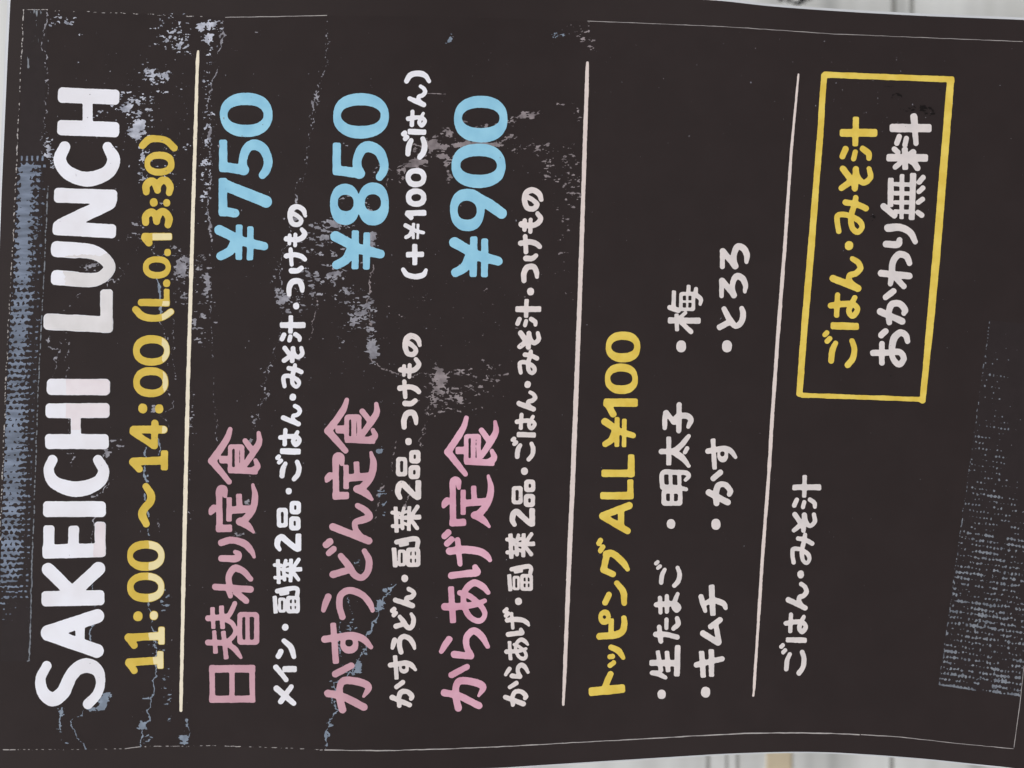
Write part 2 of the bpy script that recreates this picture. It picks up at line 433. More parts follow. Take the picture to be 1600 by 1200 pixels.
def box_mesh(name, lo, hi, mat, parent=None, bevel=0.0):
    x0, y0, z0 = lo; x1, y1, z1 = hi
    v = [(x0, y0, z0), (x1, y0, z0), (x1, y1, z0), (x0, y1, z0), (x0, y0, z1), (x1, y0, z1), (x1, y1, z1), (x0, y1, z1)]
    f = [(0, 3, 2, 1), (4, 5, 6, 7), (0, 1, 5, 4), (1, 2, 6, 5), (2, 3, 7, 6), (3, 0, 4, 7)]
    me = bpy.data.meshes.new(name); me.from_pydata(v, [], f); me.update()
    o = link(name, me, mat, parent)
    if bevel:
        md = o.modifiers.new('bevel', 'BEVEL'); md.width = bevel; md.segments = 3
    return o

wall = box_mesh('wall', (-.6, 0, Z0-.6), (.6, .06, Z0+.6), wall_material())
wall.location.y = WALL_Y
wall['label'] = 'pale grey streaked wall showing around the dark menu poster'
wall['category'] = 'wall'; wall['kind'] = 'thing'
def wz(px): return Z0 + (800-px)*S*(D+abs(SHEET_Y)+WALL_Y)/D
def wx(py): return (600-py)*S*(D+abs(SHEET_Y)+WALL_Y)/D
M_beige = material('beige_board', (208, 198, 174), .8, .1, .06, 120)
M_groove = material('dark_groove', (160, 163, 162), .8, .1, .2, 60)
box_mesh('beige_strip', (wx(1330), -.0008, wz(1237)), (wx(1120), 0.001, wz(1197)), M_beige, wall, .0004)
for (px, w, y0, y1) in ((1106, 6, 1130, 1290), (1135, 4, 1130, 1290), (1393, 7, 1130, 1290), (1152, 5, 1130, 1290), (1396, 8, -60, 40), (1424, 7, -60, 40)):
    box_mesh('groove', (wx(y1), -.0003, wz(px+w/2)), (wx(y0), .001, wz(px-w/2)), M_groove, wall, .0003)

# ------------------------------------------------------------------ the poster: film, card, edge
poster = empty('menu_poster')
poster.location = (0, 0, 0)
poster['label'] = 'dark laminated menu poster hand lettered in white, yellow, pink and blue with glare marks painted on its film'
poster['category'] = 'menu poster'

T_OUT = [(17, -15), (500, -14), (900, -10), (1095, -1), (1131, 1.5), (1194, 9), (1256, 14), (1350, 20), (1444, 25), (1600, 31), (1665, 35)]
B_OUT = [(-22, 1203), (400, 1206), (772, 1200.3), (900, 1192), (1012, 1185), (1125, 1178), (1200, 1175.3), (1250, 1174.5), (1300, 1175.5), (1375, 1180), (1450, 1186), (1525, 1194), (1587, 1200), (1612, 1206)]
L_OUT = [(17, -15), (12.5, 75), (7, 200), (2.5, 300), (-4, 480), (-22, 1203)]
R_OUT = [(1665, 35), (1640, 900), (1612, 1206)]
T_IN = [(37, 15), (75, 15), (320, 26), (352, 27), (513, 24), (700, 26), (918, 33), (1131, 41.5), (1231, 48), (1300, 53), (1600, 65), (1632, 67)]
B_IN = [(-8, 1171.5), (50, 1171.5), (130, 1171), (195, 1170), (220, 1166), (330, 1165), (430, 1168), (507, 1172), (600, 1173), (700, 1170), (800, 1166), (900, 1160), (1000, 1155), (1100, 1149), (1175, 1145.5), (1240, 1145), (1300, 1146), (1400, 1151), (1500, 1162), (1584, 1170)]
L_IN = [(37, 15), (26, 240), (24, 300), (9, 600), (0, 850), (-8, 1171.5)]
R_IN = [(1632, 67), (1608, 950), (1600, 1040), (1594, 1097), (1584, 1170)]

def resample(pts, n, axis):
    p = np.array(pts, float)
    t = (p[:, axis]-p[0, axis])/(p[-1, axis]-p[0, axis])
    u = np.linspace(0, 1, n)
    # smooth the polyline a little
    q = np.stack([np.interp(u, t, p[:, 0]), np.interp(u, t, p[:, 1])], -1)
    for _ in range(3): q[1:-1] = .25*q[:-2]+.5*q[1:-1]+.25*q[2:]
    return q

def sheet(name, T, B, L, R, lift, thick, mat, parent, nx=140, ny=100):
    t, b = resample(T, nx, 0), resample(B, nx, 0)
    l, r = resample(L, ny, 1), resample(R, ny, 1)
    u = np.linspace(0, 1, nx)[None, :, None]; v = np.linspace(0, 1, ny)[:, None, None]
    P = (1-v)*t[None]+v*b[None]+(1-u)*l[:, None]+u*r[:, None] - ((1-u)*(1-v)*t[0]+u*(1-v)*t[-1]+(1-u)*v*b[0]+u*v*b[-1])
    P = P.reshape(-1, 2)
    top = pos(P[:, 0], P[:, 1], lift); bot = top.copy(); bot[:, 1] += thick
    N = len(top)
    F = []
    ix = lambda j, i: j*nx+i
    for j in range(ny-1):
        for i in range(nx-1):
            q = (ix(j, i), ix(j, i+1), ix(j+1, i+1), ix(j+1, i))
            F.append(q); F.append(tuple(N+k for k in reversed(q)))
    rim = [ix(0, i) for i in range(nx)]+[ix(j, nx-1) for j in range(1, ny)]+[ix(ny-1, i) for i in range(nx-2, -1, -1)]+[ix(j, 0) for j in range(ny-2, 0, -1)]
    V = np.vstack([top, bot, top[rim], bot[rim]]); n = len(rim)      # the rim has its own vertices: crisp edge
    for k in range(n):
        c = (k+1) % n
        F.append((2*N+c, 2*N+k, 2*N+n+k, 2*N+n+c))
    me = bpy.data.meshes.new(name); me.from_pydata(V.tolist(), [], F); me.update()
    if me.polygons[0].normal.y > 0: me.flip_normals()
    n_side = len(rim)
    o = link(name, me, mat, parent)
    me.materials.append(M_rim)
    for p in me.polygons[len(F)-n_side:]: p.material_index = 1
    for p in me.polygons[:len(F)-n_side]: p.use_smooth = True
    return o
M_rim = material('clear_film_rim', (205, 212, 220), .3, .5, .1, 200)
sheet('laminate_film', T_OUT, B_OUT, L_OUT, R_OUT, 0, .0009, M_film, poster)
grow = lambda pts, dx, dy: [(x+dx, y+dy) for x, y in pts]
def clear_margin():
    d = 3.6
    T = [(x, y-d) for x, y in T_OUT]; B = [(x, y+d*.55) for x, y in B_OUT]
    T[0] = (T_OUT[0][0]-d*1.3, T_OUT[0][1]-d); T[-1] = (T_OUT[-1][0]+d, T_OUT[-1][1]-d)
    B[0] = (B_OUT[0][0]-d*1.3, B_OUT[0][1]+d); B[-1] = (B_OUT[-1][0]+d, B_OUT[-1][1]+d)
    L = [(x-d*1.3, y) for x, y in L_OUT]; L[0] = T[0]; L[-1] = B[0]
    Rr = [(x+d, y) for x, y in R_OUT]; Rr[0] = T[-1]; Rr[-1] = B[-1]
    sheet('clear_margin', T, B, L, Rr, -.0004, .0003, M_clear, poster)
M_clear = material('clear_film', (200, 206, 214), .35, .4, .05, 60)
clear_margin()
sheet('menu_card', T_IN, B_IN, L_IN, R_IN, .00012, .00035, M_card, poster)

# ------------------------------------------------------------------ lettering
P = poster
A4, A3, A2, A1 = 'A4', 'A3', 'A2', 'A1'
HEAD = [
  raw(A4, 's 62 292,562,60 254,640,62 268,725,76 328,771,88 395,725,84 440,630,80 490,575,86 552,560,92 612,595,72 628,670,58 605,740,60 550,800,66'),
  raw(A4, 'l 86 300,352 608,250; l 86 300,362 605,468; b 58 500,280 500,440'),
  raw(A4, 'b 94 260,143 652,135; l 80 300,-42 440,95; l 84 470,90 616,-46'),
  raw(A3, 'b 88 265,1048 660,1038; b 70 305,883 305,1075; b 66 460,887 460,1060; b 68 626,862 626,1075'),
  raw(A3, 'b 98 270,782 662,782'),
  raw(A3, 's 62 328,474,62 304,540,62 345,618,80 475,658,98 605,620,84 648,545,68 612,474,62'),
  raw(A3, 'b 93 285,168 686,165; b 62 474,165 474,365; b 94 281,360 680,360'),
  raw(A3, 'b 102 293,17 688,20'),
  raw(A2, 'b 102 272,809 706,830; b 78 665,608 665,880'),
  raw(A2, 's 84 365,357,94 540,368,94 630,400,84 684,470,76 630,535,80 540,550,90 365,534,90; b 95 322,356 500,366; b 91 320,533 500,545'),
  raw(A2, 'b 92 338,20 732,32; l 88 385,208 680,70; b 87 330,224 724,247'),
  raw(A1, 's 78 405,918,70 374,1000,78 425,1080,86 545,1120,94 668,1080,86 710,1000,80 672,918,62'),
  raw(A1, 'b 94 363,593 747,608; b 62 548,590 548,800; b 96 358,796 745,812'),
 ]
lettering('heading', HEAD, M_white, P)

hours = [
  raw(A4, 'l 50 808,540 990,527; b 42 1002,468 1002,581; l 44 806,545 838,590'),
  raw(A4, 'l 50 805,385 990,375; b 42 1010,317 1010,430; l 44 803,385 838,433'),
  dot(A4, 862, 252, 28), dot(A4, 962, 247, 26),
  raw(A4, 'o 795,-22 1028,163 835,25 988,112'),
  raw(A3, 'o 795,978 1030,1168 832,1030 988,1114'),
  raw(A3, 's 46 914,875,44 888,815,48 905,775,50 938,735,52 942,690,50 912,640,42'),
  raw(A3, 'l 50 835,485 1020,478; b 46 1028,415 1028,540; l 44 832,490 872,532'),
  raw(A3, 'l 50 835,285 1022,285; l 42 830,300 955,382; l 44 968,245 965,385'),
  dot(A3, 892, 153, 28), dot(A3, 995, 156, 26),
  raw(A3, 'o 832,-105 1052,82 874,-55 1015,34'),
  raw(A2, 'o 833,895 1062,1085 872,945 1025,1040'),
  raw(A2, 's 44 848,735,44 890,775,46 955,790,42 1020,780,42 1068,748,40'),
  raw(A2, 'l 44 882,690 1040,692; b 36 1042,605 1042,715'), dot(A2, 1042, 570, 23),
  raw(A2, 'o 895,400 1068,542 928,440 1034,500'), dot(A2, 1047, 378, 21),
  raw(A2, 'b 46 888,280 1076,279; l 44 905,285 930,318'),
  raw(A2, 's 44 910,190,42 912,150,46 945,126,48 975,150,46 980,185,40; s 44 978,170,44 1003,126,46 1035,130,46 1057,165,46 1050,205,42'),
  dot(A2, 960, 65, 24), dot(A2, 1042, 68, 22),
  raw(A1, 's 44 914,1200,42 914,1160,46 945,1132,46 978,1155,46 985,1190,40; s 44 980,1170,42 1008,1130,46 1042,1132,46 1063,1165,46 1057,1205,42'),
  raw(A1, 'o 903,948 1090,1097 937,992 1052,1055'),
  raw(A1, 's 44 890,910,44 930,872,46 985,867,40 1040,880,44 1090,925,44'),
]
lettering('opening_hours', hours, M_yel, P)

lettering('dish_name', [g('日'), g('替'), g('わ2'), g('り2'), g('定', 'B3', (103, 620, 415, 935), 1.1), g('食', 'B3', (103, 268, 440, 628), 1.06)], M_pink, P, label='pink kanji and kana dish name beside the 750 price')
lettering('dish_name', [g('か2', 'B4', (825, 700, 1125, 1018)), g('す'), g('う'), g('ど'), g('ん2'),
  g('定', 'B3', (828, 418, 1155, 732), 1.1), g('食', 'B3', (828, 85, 1175, 435), 1.08)], M_pink, P, label='pink kana and kanji dish name beside the 850 price')
lettering('dish_name', [g('か2'), g('ら'), g('あ'), g('げ'), g('定'), g('食')], M_pink2, P, label='brighter pink dish name beside the 900 price')

lettering('price', [g('¥'), raw('B1', 'b 52 193,793 193,1032; l 72 208,838,70 462,940,74; l 54 195,1000 268,1012'),
  raw('B1', 'b 50 195,553 195,755; l 56 200,722,58 325,742,62; s 58 320,745,54 318,675,54 345,607,60 390,585,66 445,610,62 475,680,54 465,740,52 440,775,46'),
  raw('B1', 'o 175,260 503,535 222,336 448,460')], M_blue, P)
lettering('price', [g('¥', 'B2', (865, 80, 1205, 325)),
  raw('B1', 'o 862,828 1050,1085 910,898 1010,1000; o 1035,820 1230,1088 1080,893 1180,1000'),
  raw('B1', 'b 52 905,571 905,775; l 58 912,745,60 1050,764,64; s 60 1045,768,60 1032,690,56 1060,617,62 1110,597,70 1170,630,62 1200,700,54 1195,750,52 1172,787,48'),
  raw('B1', 'o 882,262 1230,545 932,338 1180,467')], M_blue, P)
lettering('price', [g('¥', 'C2', (448, 118, 780, 372)),
  raw('C1', 'o 453,860 668,1125 500,934 620,1052; l 66 590,900,72 700,960,68 774,1012,68'),
  raw('C1', 'o 462,578 800,855 518,656 745,772'), raw('C1', 'o 478,278 812,570 528,354 762,480')], M_blue, P)

W = 1.0; WB = 1.16
lettering('dish_description', [g('メ'), g('イ'), g('ン'), dot('B4', 582, 480, 20),
  g('副', 'B4', (503, 220, 675, 395)), g('菜', 'B4', (505, 45, 690, 210)), g('2', 'B3', (515, 935, 682, 1048)), g('品', 'B3', (530, 730, 680, 915)), dot('B3', 605, 670, 19),
  g('ご', 'B3', (520, 440, 685, 608), WB), g('は', 'B3', (538, 275, 685, 440), WB), g('ん', 'B3', (555, 125, 688, 265), WB), dot('B3', 630, 82, 20),
  g('み', 'B2', (558, 910, 697, 1070), WB), g('そ', 'B2', (560, 800, 703, 910), WB), g('汁', 'B2', (548, 610, 708, 780), WB), dot('B2', 650, 553, 19),
  g('つ', 'B2', (590, 378, 703, 495)), g('け', 'B2', (573, 185, 720, 350)), g('も', 'B2', (573, 60, 720, 185)), g('の', 'B1', (595, 955, 720, 1100))],
  M_white2, P, fillet=.9)
lettering('dish_description', [g('か', 'C4', (75, 810, 230, 985)), g('す', 'C4', (65, 655, 248, 808), 1.25), g('う', 'C4', (80, 522, 242, 650), 1.35), g('ど', 'C4', (78, 352, 240, 500), 1.3), g('ん', 'C4', (95, 228, 242, 362), WB), dot('C4', 170, 175, 20),
  g('副', 'C3', (88, 950, 268, 1145)), g('菜', 'C3', (80, 755, 272, 930)), g('2', 'C3', (108, 600, 272, 725)), g('品', 'C3', (115, 412, 268, 595)), dot('C3', 193, 360, 21),
  g('つ', 'C3', (148, 160, 255, 285)), g('け', 'C2', (123, 1010, 272, 1180)), g('も', 'C2', (128, 872, 274, 1008)), g('の', 'C2', (155, 722, 276, 872))],
  M_white3, P, fillet=.9)
lettering('dish_description', [g('か', 'C4', (783, 815, 942, 978)), g('ら', 'C4', (790, 702, 952, 803), 1.35), g('あ', 'C4', (792, 545, 948, 688), 1.2), g('げ', 'C4', (780, 355, 955, 540), 1.2), dot('C4', 880, 318, 21),
  g('副'), g('菜'), g('2'), g('品'), dot('C3', 918, 545, 21),
  g('ご', 'C3', (832, 328, 988, 485), WB), g('は', 'C3', (857, 180, 995, 335), WB), g('ん', 'C3', (867, 40, 997, 172), WB), dot('C2', 938, 1043, 20),
  g('み', 'C2', (875, 825, 1010, 985), WB), g('そ', 'C2', (873, 705, 1022, 825), WB), g('汁', 'C2', (860, 508, 1022, 685), WB), dot('C2', 956, 462, 22),
  g('つ'), g('け'), g('も'), g('の')], M_white3, P, fillet=.9)
lettering('surcharge_note', [raw('C2', 's 30 160,325,26 185,357,32 235,369,32 285,357,32 303,328,22'),
  raw('C2', 'b 34 177,232 291,230; b 32 233,164 233,297'), g('¥', 'C1', (162, 1073, 298, 1175), 1.05),
  raw('C1', 'b 36 175,1013 305,1010; l 30 186,1018 210,1040'),
  raw('C1', 'o 177,858 305,972 210,893 272,938'), raw('C1', 'o 175,730 305,850 208,765 272,815'),
  g('ご', 'C1', (147, 495, 310, 678), WB), g('は', 'C1', (178, 365, 308, 522), WB), g('ん', 'C1', (185, 207, 310, 350), WB),
  raw('C1', 's 34 180,188,28 205,150,36 248,139,36 295,150,34 322,188,24')], M_white2, P, fillet=.9)

lettering('topping_heading', [raw('D2', 'b 54 160,1125 387,1102; l 38 262,1090 296,1012'),
  raw('D2', 'l 32 292,960 315,942; l 34 292,905 308,902; s 38 298,845,36 345,868,40 375,910,26'),
  raw('D2', 's 44 228,777,44 320,770,44 370,745,42 382,700,38 380,662,34; b 34 300,665 298,790; o 220,610 297,705 248,647 268,668'),
  raw('D2', 'l 34 262,567 286,516; s 38 335,445,34 375,500,42 382,570,34'),
  raw('D2', 'l 34 222,197 232,178; l 32 232,242 248,218; l 40 252,362 310,388; l 40 255,355 272,265; s 40 270,262,42 310,260,42 370,310,42 402,358,26'),
  raw('D2', 'l 44 248,28 402,118; l 44 248,22 412,-40; b 38 362,-25 362,105'),
  raw('D1', 'b 46 230,1098 438,1098; b 38 420,997 420,1118'), raw('D1', 'b 46 240,958 444,958; b 40 425,840 425,978'),
  g('¥', 'D1', (237, 608, 455, 795)), raw('D1', 'b 52 252,516 467,517; l 42 275,522 312,588'),
  raw('D1', 'o 260,272 467,462 295,322 432,410'), raw('D1', 'o 267,72 482,265 300,124 445,208')], M_yel2, P)

lettering('topping_item', [raw('D2', 'e 588,1110 641,1170'), g('生'), g('た'), g('ま'), g('ご', 'D2', (568, 300, 742, 475))], M_grey, P, label='raw egg topping with its round bullet')
lettering('topping_item', [raw('D2', 'e 647,45 700,105'), g('明'), g('太'), g('子')], M_grey, P, label='cod roe topping with its round bullet')
lettering('topping_item', [raw('D1', 'e 706,128 768,202'), g('梅')], M_grey, P, fillet=1.0, label='plum topping with its round bullet')
lettering('topping_item', [raw('D2', 'e 861,1092 918,1160'), g('キ'), g('ム'), g('チ')], M_grey, P, label='kimchi topping with its round bullet')
lettering('topping_item', [raw('D2', 'e 925,42 984,112'), g('か', 'D1', (890, 935, 1063, 1163)), g('す', 'D1', (888, 742, 1088, 935), 1.1)], M_grey, P, label='two-kana topping with its round bullet in the lower row')
lettering('topping_item', [raw('D1', 'e 992,126 1055,202'), g('と'), g('ろ'), g('ろ', 'D3', (500, 80, 687, 242))], M_grey, P, label='grated yam topping with its round bullet')
lettering('side_dish_note', [g('ご', 'D6', (232, 942, 378, 1115)), g('は', 'D6', (255, 778, 385, 942)), g('ん', 'D6', (267, 615, 390, 768)), raw('D6', 'e 330,553 364,594'),
  g('み', 'D6', (290, 350, 420, 525)), g('そ', 'D6', (298, 240, 435, 352)), g('汁', 'D6', (300, 42, 456, 225))], M_grey, P)

def poly(pts):                       # plain pixel coordinates with widths
    return [('l', np.array(pts, float))]
# ruled lines
lettering('divider_line', [poly([(309.6, 80, 3), (308.5, 95, 5), (302.5, 300, 5.6), (293.7, 600, 6), (286.8, 900, 6.4), (282.6, 1110, 4.6)])], M_cream, P, label='cream ruled line under the opening hours')
lettering('divider_line', [poly([(918, 98, 4), (917.5, 110, 6), (909.5, 360, 6.6), (905, 490, 7), (895, 750, 7.4), (890, 860, 7), (882, 1060, 5.4), (880.2, 1101, 3.2)])], M_rule, P, label='pale pinkish ruled line above the toppings')
lettering('divider_line', [poly([(1247.6, 116, 3), (1236, 240, 4.4), (1226, 390, 5.6), (1216.5, 510, 6), (1206, 660, 5.6), (1202, 730, 5.4), (1191, 876, 4.8), (1178, 1078, 4)]), poly([(1178.3, 1076, 4), (1177, 1087, 3)])], M_rule, P, label='thin grey ruled line below the toppings')

box = empty('notice_box', P)
lettering('box_outline', [
  [('l', np.array([(1287.5, 118, 9), (1281.2, 215, 9.6), (1267.2, 390, 10.4), (1257, 510, 10.2), (1249, 615, 9.6)], float)),
   ('b', np.array([(1291, 116.6, 9.2), (1486, 124.2, 9.6)], float)),
   ('l', np.array([(1485.3, 126, 11), (1476, 240, 11.6), (1464, 390, 12), (1455, 490, 11.6), (1441.5, 626, 9)], float)),
   ('b', np.array([(1255, 617.6, 6.6), (1435, 623.8, 8)], float))]], M_yel2, box)
lettering('notice_text', [g('ご'), g('は'), g('ん'), raw('D5', 'e 481,68 533,123'), g('み'), g('そ'), g('汁')], M_yel2, box, label='yellow upper line of the notice')
lettering('notice_text', [g('お'), g('か'), g('わ'), g('り'), g('無'), g('料')], M_grey, box, fillet=1.2, label='grey white lower line of the notice')

# ------------------------------------------------------------------ card edge, crinkle glints, film glare, woven tape
HH, WW = 1200, 1600
YY, XX = np.mgrid[0:HH+4, 0:WW+4].astype(float)
SH = XX.shape
def wisps(sx, sy, seed):
    a = uniform(fbm(SH, sx, sy, seed, 3, .85))
    r = np.abs(fbm(SH, sx*1.6, sy*1.2, seed+400, 3, .7)-.5); r = uniform(r)      # thin curling gaps
    return uniform(a*.72+(1-r)*.28)
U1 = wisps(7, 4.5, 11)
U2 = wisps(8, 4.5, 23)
U3 = uniform(fbm(SH, 30, 30, 37, 3, .5))
UF = uniform(fbm(SH, 3.2, 2.6, 51, 2, .6))
JX = (fbm(SH, 14, 14, 71, 4, .7)-.5); JY = (fbm(SH, 14, 14, 83, 4, .7)-.5)
JX /= JX.std(); JY /= JY.std()

def line_field(pts, jit, w, wmod, seed=0, blobs=0.0):
    """field > 0 along a wandering polyline; w is the half width, blobs swell it here and there"""
    p = np.array(pts, float)
    lo = (p.min(0)-18).astype(int); hi = (p.max(0)+18).astype(int)
    lo = np.maximum(lo, 0); hi = np.minimum(hi, [WW+3, HH+3])
    sl = (slice(lo[1], hi[1]), slice(lo[0], hi[0]))
    X = XX[sl]+JX[sl]*jit; Y = YY[sl]+JY[sl]*jit
    q = np.hstack([p, np.zeros((len(p), 1))])
    d = sd_capsules(X, Y, q)
    ww = w + wmod*(UF[sl]-.5) + blobs*np.clip(U3[sl]-.72, 0, 1)*4*(.4+U1[sl])
    return sl, ww-d

def marks(name, fields, mat, parent=P, lift=.00021, label=None):
    F = np.full(SH, -5.0)
    for sl, f in fields:
        F[sl] = np.maximum(F[sl], f)
    jj, ii = np.nonzero(F > 0)
    if len(jj) == 0: return None
    j0, j1 = max(jj.min()-2, 0), min(jj.max()+3, SH[0]); i0, i1 = max(ii.min()-2, 0), min(ii.max()+3, SH[1])
    F = np.clip(F, -2, 2)
    o = contour_mesh(name, F[j0:j1, i0:i1], i0, j0, 1.0, lift, mat, parent, run=10)
    if o is not None and label: o['label'] = label
    return o

ALL = (slice(0, SH[0]), slice(0, SH[1]))
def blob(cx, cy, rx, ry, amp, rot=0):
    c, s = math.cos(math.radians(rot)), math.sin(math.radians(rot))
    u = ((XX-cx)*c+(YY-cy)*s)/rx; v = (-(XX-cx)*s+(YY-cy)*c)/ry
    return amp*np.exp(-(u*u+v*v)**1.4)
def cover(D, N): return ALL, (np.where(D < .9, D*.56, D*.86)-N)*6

# pale edge of the card inside its film
seg = lambda T, a, b: [q for q in T if a <= q[0] <= b]
edge_f = [line_field([(37, 15), (75, 15)], .3, .5, .5), line_field(L_IN[:3], .5, .42, 1.3), line_field(L_IN[2:5], .5, .28, 1.4),
  line_field([(75, 16), (320, 26)], .4, .05, 1.3), line_field([(352, 27), (430, 26), (513, 24)], .2, .42, .45),
  line_field([(918, 33), (1000, 36), (1131, 41.5), (1231, 48), (1300, 53), (1600, 65)], .2, .36, .5),
  line_field([(0, 1171.5), (50, 1171.5)], .1, .5, .5), line_field([(50, 1171.5), (130, 1171), (195, 1170)], .2, .2, .9),
  line_field([(195, 1170), (215, 1168), (220, 1167)], .2, .9, .4), line_field([(220, 1166.5), (330, 1165), (430, 1168), (507, 1172)], .3, .25, .9),
  line_field([(507, 1172), (600, 1173), (700, 1170), (800, 1166), (900, 1160), (1000, 1155), (1100, 1149), (1175, 1145.5), (1240, 1145), (1300, 1146)], .25, .70, .45),
  line_field([(1300, 1146), (1400, 1151), (1500, 1162), (1584, 1170)], .2, .45, .5),
  line_field([(1600, 1040), (1594, 1097), (1584, 1170)], .2, .6, .5)]
def ribbon(name, pts, w, mat, lift=.0002):
    p = np.array(pts, float)
    L = np.concatenate([[0], np.cumsum(np.hypot(*np.diff(p, axis=0).T))])
    t = np.arange(0, L[-1], 3.0)
    x, y = np.interp(t, L, p[:, 0]), np.interp(t, L, p[:, 1])
    for _ in range(4):
        x[1:-1] = .25*x[:-2]+.5*x[1:-1]+.25*x[2:]; y[1:-1] = .25*y[:-2]+.5*y[1:-1]+.25*y[2:]
    n = len(t); r = np.random.default_rng(int(p[0, 0])+7)
    h = w*(.45+.75*np.interp(t, np.arange(0, L[-1]+40, 17), r.random(len(np.arange(0, L[-1]+40, 17)))))
    y = y+np.interp(t, np.arange(0, L[-1]+20, 9), r.random(len(np.arange(0, L[-1]+20, 9)))-.5)*.5
    dx, dy = np.gradient(x), np.gradient(y); q = np.hypot(dx, dy); nx, ny = -dy/q, dx/q
    A = pos(np.concatenate([x+nx*h, x-nx*h]), np.concatenate([y+ny*h, y-ny*h]), lift)
    me = bpy.data.meshes.new(name)
    me.from_pydata(A.tolist(), [], [(i, i+1, n+i+1, n+i) for i in range(n-1)]); me.update()
    if me.polygons[0].normal.y > 0: me.flip_normals()
    return link(name, me, mat, P)
ribbon('card_edge', [(507, 1172), (600, 1173), (700, 1170), (800, 1166), (900, 1160), (1000, 1155), (1100, 1149), (1175, 1145.5), (1240, 1145), (1300, 1146), (1345, 1148)], .85, M_edge)
ribbon('card_edge', [(1345, 1148), (1400, 1151), (1500, 1162), (1584, 1170)], .55, M_edge)
ribbon('card_edge', [(1600, 1040), (1594, 1097), (1584, 1170)], .5, M_edge)
ribbon('card_edge', [(918, 33), (1000, 36), (1131, 41.5), (1231, 48), (1300, 53), (1600, 65)], .42, M_edge)
ribbon('card_edge', [(352, 27), (430, 26), (513, 24)], .5, M_edge)
ribbon('card_edge', [(195, 1170), (208, 1168), (220, 1166.5)], .7, M_edge)
edge_f = edge_f[:4]+edge_f[6:8]+edge_f[9:10]
marks('card_edge', edge_f, M_edge, lift=.00018)

# highlights along crinkles in the film, painted as thin pale lines
def pz(crop, s): return [tuple(np.array([float(v) for v in q.split(',')])/4+np.array(CROPS[crop])) for q in s.split()]
cr1 = [(513, 25), (510, 50), (512, 62), (510, 80)]+pz('B1', '835,70 805,130 800,200 775,300 755,380 755,450 745,540 730,620 705,740 680,800 650,870 645,950')+pz('B2', '600,100 575,180 545,300 560,560 545,720 520,830 470,1010 440,1180')+pz('B3', '490,20 460,110 400,180 390,240 375,300')
cr2 = pz('A1', '300,62 290,120 280,180 258,240 262,320 300,420 305,550 290,640 300,700 280,790 270,900 265,965')
cr3 = [(352, 27), (350, 45)]+pz('B1', '165,0 150,80 140,150 125,230 110,300 115,480 110,640 115,800 105,950 110,1080 110,1190')
cr4 = [(330, 345), (330, 468), (331, 560), (334, 640), (340, 690)]
f1 = [line_field(cr1, 3.0, .42, .9, blobs=1.2), line_field(cr2, 2.2, .45, .9, blobs=.8), line_field(cr3, 2.0, .3, 1.0, blobs=1.4), line_field(cr4, 1.2, .1, 1.2)]
f1 += [line_field(pz('A2', s), 2.0, w, .9) for s, w in (('520,600 480,670 440,710 380,750', .4), ('395,870 420,880 425,960 410,1060 415,1170', .3), ('390,870 385,940 390,960', .2), ('300,880 305,970 360,980 355,1080 340,1160', .6),
   ('970,310 965,380 1040,400 1290,400', .4), ('740,470 775,490 790,520 720,540 660,590', .5), ('1000,810 1020,880 1040,930', .4), ('1075,790 1080,900 1095,960 1080,1100 1110,1190', .35), ('1045,1060 1045,1160', .2))]
f1 += [line_field(pz('A3', s), 1.6, w, .9) for s, w in (('690,420 650,440 665,480 685,540 675,610 640,670 570,710', .7), ('1050,40 1090,110 1075,160 1000,200 1050,240 1060,280', .4), ('600,830 580,900 575,970 590,1010', .6), ('430,210 425,260 440,310', .2), ('415,440 470,440 440,500 460,530', .4), ('995,830 1000,960', .2))]
marks('crease_glint', f1, M_sc2, lift=.00019, label='thin painted glints on wandering creases in the film around the heading and prices')
f2 = [line_field(pz('A4', s), 1.6, w, .9, blobs=b) for s, w, b in (('525,830 510,870 460,880 440,905 460,950 475,1000 500,1040 540,1075', .7, .4), ('935,160 945,210 960,290 975,400 980,480 975,590 960,660 955,760 945,830 920,840 945,900 880,940 880,1000 870,1065', .8, .6),
   ('1165,900 1175,960 1160,1020', .7, .8), ('375,830 380,960', 1.0, .5), ('575,300 560,350 575,415', .9, .5), ('575,40 590,85', .8, .3), ('600,180 585,210', .9, .3))]
f2 += [line_field(pz('B4', s), 2.2, w, 1.0, blobs=b) for s, w, b in (('1275,215 1220,265 1180,340 1155,410 1120,480 1090,540 1075,620 1040,700 980,770 930,800 885,840 875,930 900,1000 875,1060 855,1110 840,1180 830,1230', 1.0, 2.0), ('930,450 925,560 935,640', .5, .6), ('985,280 990,410', .2, .6))]
f2 += [line_field(pz('A2', '985,545 990,600 1005,680 1015,760'), 1.5, 1.6, 1.2), line_field(pz('A3', '905,400 915,470 905,530 925,610'), 1.5, 1.3, 1.4, blobs=.6), line_field(pz('A3', '905,680 910,720'), 1, 1.2, 1), line_field(pz('A3', '925,780 930,830'), 1, 1.2, 1), line_field(pz('A3', '930,900 935,970'), 1.5, .8, 1), line_field(pz('A3', '985,300 1000,440'), 1.5, .8, 1)]
marks('crease_glint', f2, M_sc3, lift=.00019, label='blue grey painted glints on creases running across the start of the lines')
